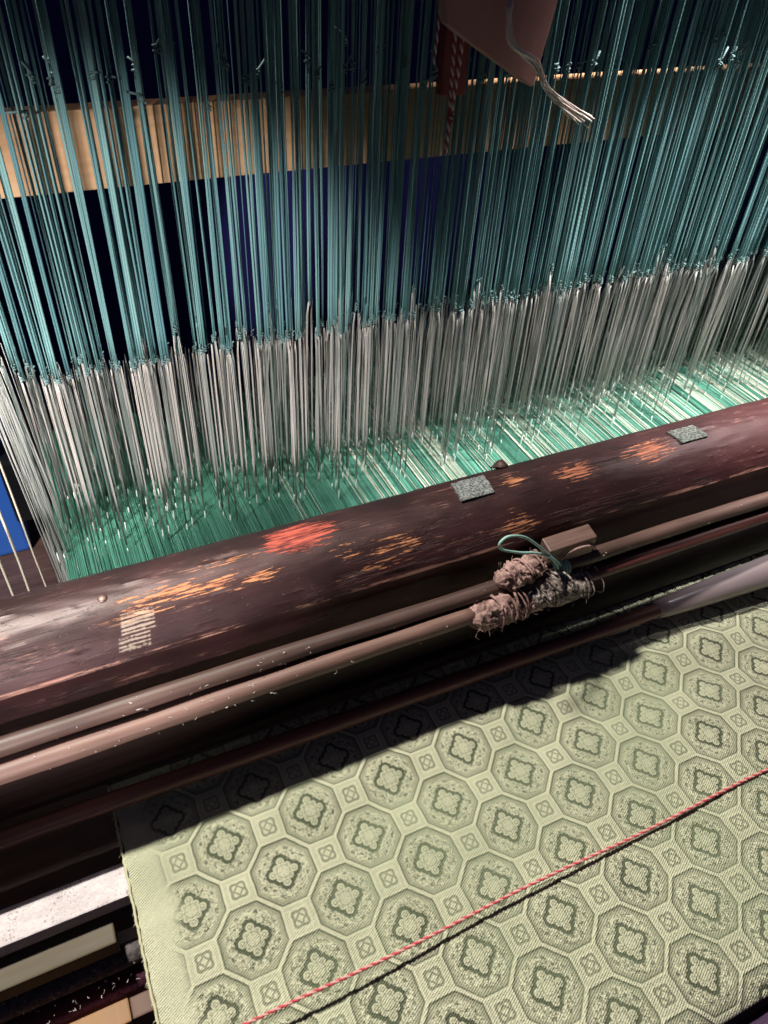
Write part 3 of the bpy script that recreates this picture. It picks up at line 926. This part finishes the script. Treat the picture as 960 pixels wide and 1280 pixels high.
M_redw = yarn_material('dark_red_ply', (0.42, 0.07, 0.05), (0.42, 0.07, 0.05), 0.6, 0.001, 2)
M_whitew = yarn_material('white_ply', (0.78, 0.62, 0.54), (0.78, 0.62, 0.54), 0.6, 0.001, 2)
twisted([(0.1475, 0.258, 0.50), (0.1460, 0.252, 0.42), (0.1450, 0.250, 0.345), (0.1440, 0.250, 0.315), (0.1415, 0.250, 0.289), (0.1407, 0.250, 0.267)], 0.00085, rs)
twisted([(0.1440, 0.258, 0.50), (0.1410, 0.253, 0.42), (0.1400, 0.251, 0.345), (0.1405, 0.251, 0.315), (0.1412, 0.251, 0.291)], 0.00075, rs)
m = MB(); m.tube([(0.1415 + 0.0016 * math.cos(i * 1.1), 0.250 + 0.0016 * math.sin(i * 1.1), 0.2915 - 0.0005 * i) for i in range(12)], 0.0009, 6); m.build('knot', M_post, rs)
rs2 = thing('loose_string', 'thin red and white string hanging left of the mauve board', 'string')
twisted([(0.131, 0.255, 0.50), (0.129, 0.252, 0.40), (0.1285, 0.251, 0.345), (0.1275, 0.251, 0.318)], 0.0006, rs2)

# frayed tuft
m = MB()
for k in range(16):
    e = rnd.random()
    end = Vector((0.2122 + 0.016 * e, 0.22, 0.2899 - 0.002 * e)) + Vector((rnd.gauss(0, 0.002), rnd.gauss(0, 0.002), rnd.gauss(0, 0.0015)))
    j = lambda s: Vector((rnd.gauss(0, s), rnd.gauss(0, s), rnd.gauss(0, s)))
    m.tube(smooth_path([Vector((0.156, 0.222, 0.352)) + j(0.001), Vector((0.160, 0.221, 0.334)) + j(0.001), Vector((0.1785, 0.22, 0.3215)) + j(0.0009), Vector((0.190, 0.22, 0.308)) + j(0.0012), end], 5), 0.00045, 4)
tag(m.build('frayed_tuft', M_tuft), 'pale frayed silk tuft hanging before the mauve board', 'tuft')

# cream strings outside the left selvedge
for k, (xa, ya, za, xb, lab) in enumerate(((-0.1905, 0.25, 0.10, -0.1885, 'thick cream string at the far left edge beside the warp'), (-0.180, 0.255, 0.10, -0.1775, 'second cream string from the left edge, before the brown box'),
                                           (-0.170, 0.26, 0.10, -0.1665, 'thin cream string just left of the haze of loops'))):
    r = [0.0011, 0.0010, 0.0007][k]
    pts = [(xa + (xb - xa) * t + rnd.gauss(0, 0.0002), ya, 0.30 - 0.55 * t) for t in np.linspace(0, 1, 18)]
    o = MB().tube(pts, r, 6).build('cream_string', M_cream); tag(o, lab, 'string', 'cream strings left of the warp')
m = MB()
for k in range(60):
    xx = rnd.uniform(-0.163, -0.146); yy = rnd.uniform(0.255, 0.33)
    m.tube([(xx - 0.004, yy, 0.145), (xx + rnd.gauss(0, 0.001), yy, 0.05), (xx + 0.003, yy, -0.02), (xx + 0.004, yy, -0.2)], 0.0003, 4)
tag(m.build('edge_loops', M_nylon), 'fine white loops bunched at the left edge of the warp', 'loops', kind='stuff')

# things behind the loom at the left: blue crate, brown box
bc = thing('blue_crate', 'bright blue plastic crate with a black latch at the left edge', 'crate', (-0.33, 0.78, -0.80))
MB().box(-0.24, 0.118, -0.09, 0.12, 0.44, 0.70).build('body', M_blue, bc, smooth=False, bevel=0.006)
MB().box(-0.25, 0.124, -0.097, 0.126, 0.66, 0.70).build('rim', M_blue, bc, smooth=False, bevel=0.004)
MB().box(0.112, 0.140, -0.10, -0.05, 0.50, 0.60).build('latch', M_black, bc, smooth=False, bevel=0.004)
bx = MB().box(-0.75, 0.10, 0.60, 0.95, -0.80, -0.362).build('brown_box', M_boxb if 'M_boxb' in globals() else M_rod2, smooth=False, bevel=0.004)
tag(bx, 'brown wooden bench standing under the blue crate', 'bench')

# below the cloth at the left
sp_ = MB().box(-0.62, -0.158, 0.036, 0.27, -0.135, -0.112).build('side_panel', M_stick, smooth=False, bevel=0.002)
tag(sp_, 'dark reddish panel in the shade left of the cloth, behind the pale bar', 'panel')
ol = MB().box(-0.60, -0.1640, -0.0190, 0.0080, -0.030, -0.0172).build('olive_board', M_olive, smooth=False, bevel=0.001)
tag(ol, 'olive brown board below the pale bar', 'board')
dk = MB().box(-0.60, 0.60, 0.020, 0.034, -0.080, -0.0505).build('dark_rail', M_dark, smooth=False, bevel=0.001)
tag(dk, 'dark rail behind the olive board under the cloth', 'rail')
gf = rod_tube(-0.60, 0.30, (-0.0190, -0.041), (-0.0175, -0.040), 0.0062, 40, 0.0008, 4).build('grey_roll', M_greyf)
tag(gf, 'grey lint covered roll under the cloth edge', 'roll')
cr = rod_tube(-0.60, 0.30, (-0.0245, -0.0555), (-0.0250, -0.0540), 0.0088, 40, 0.0008, 6).build('crimson_roll', M_crim)
tag(cr, 'crimson and purple cloth roll with lint under the cloth edge', 'roll')
wp = thing('raw_plank', 'light wooden plank with a darker end at the bottom left', 'plank')
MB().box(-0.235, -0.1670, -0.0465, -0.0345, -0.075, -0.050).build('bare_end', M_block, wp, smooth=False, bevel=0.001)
MB().box(-0.1665, 0.10, -0.0460, -0.0350, -0.075, -0.0505).build('dark_end', M_blockd, wp, smooth=False, bevel=0.001)  # right part of the plank in a darker wood tone
m = MB()
for k in range(90):
    xx = rnd.uniform(-0.26, -0.14)
    yy = rnd.uniform(-0.032, -0.017)
    z = -0.0350 - max(0, -0.019 - yy) * 0.85
    p = Vector((xx, yy, z)); pts = [p]
    for s in range(3): pts.append(pts[-1] + Vector((rnd.gauss(0, 0.0006), rnd.gauss(0, 0.0006), abs(rnd.gauss(0, 0.0004)))))
    m.tube(pts, rnd.choice([0.00008, 0.0001, 0.00015]), 4)
tag(m.build('roll_lint', M_lint), 'white lint scattered over the rolls', 'lint', kind='stuff')
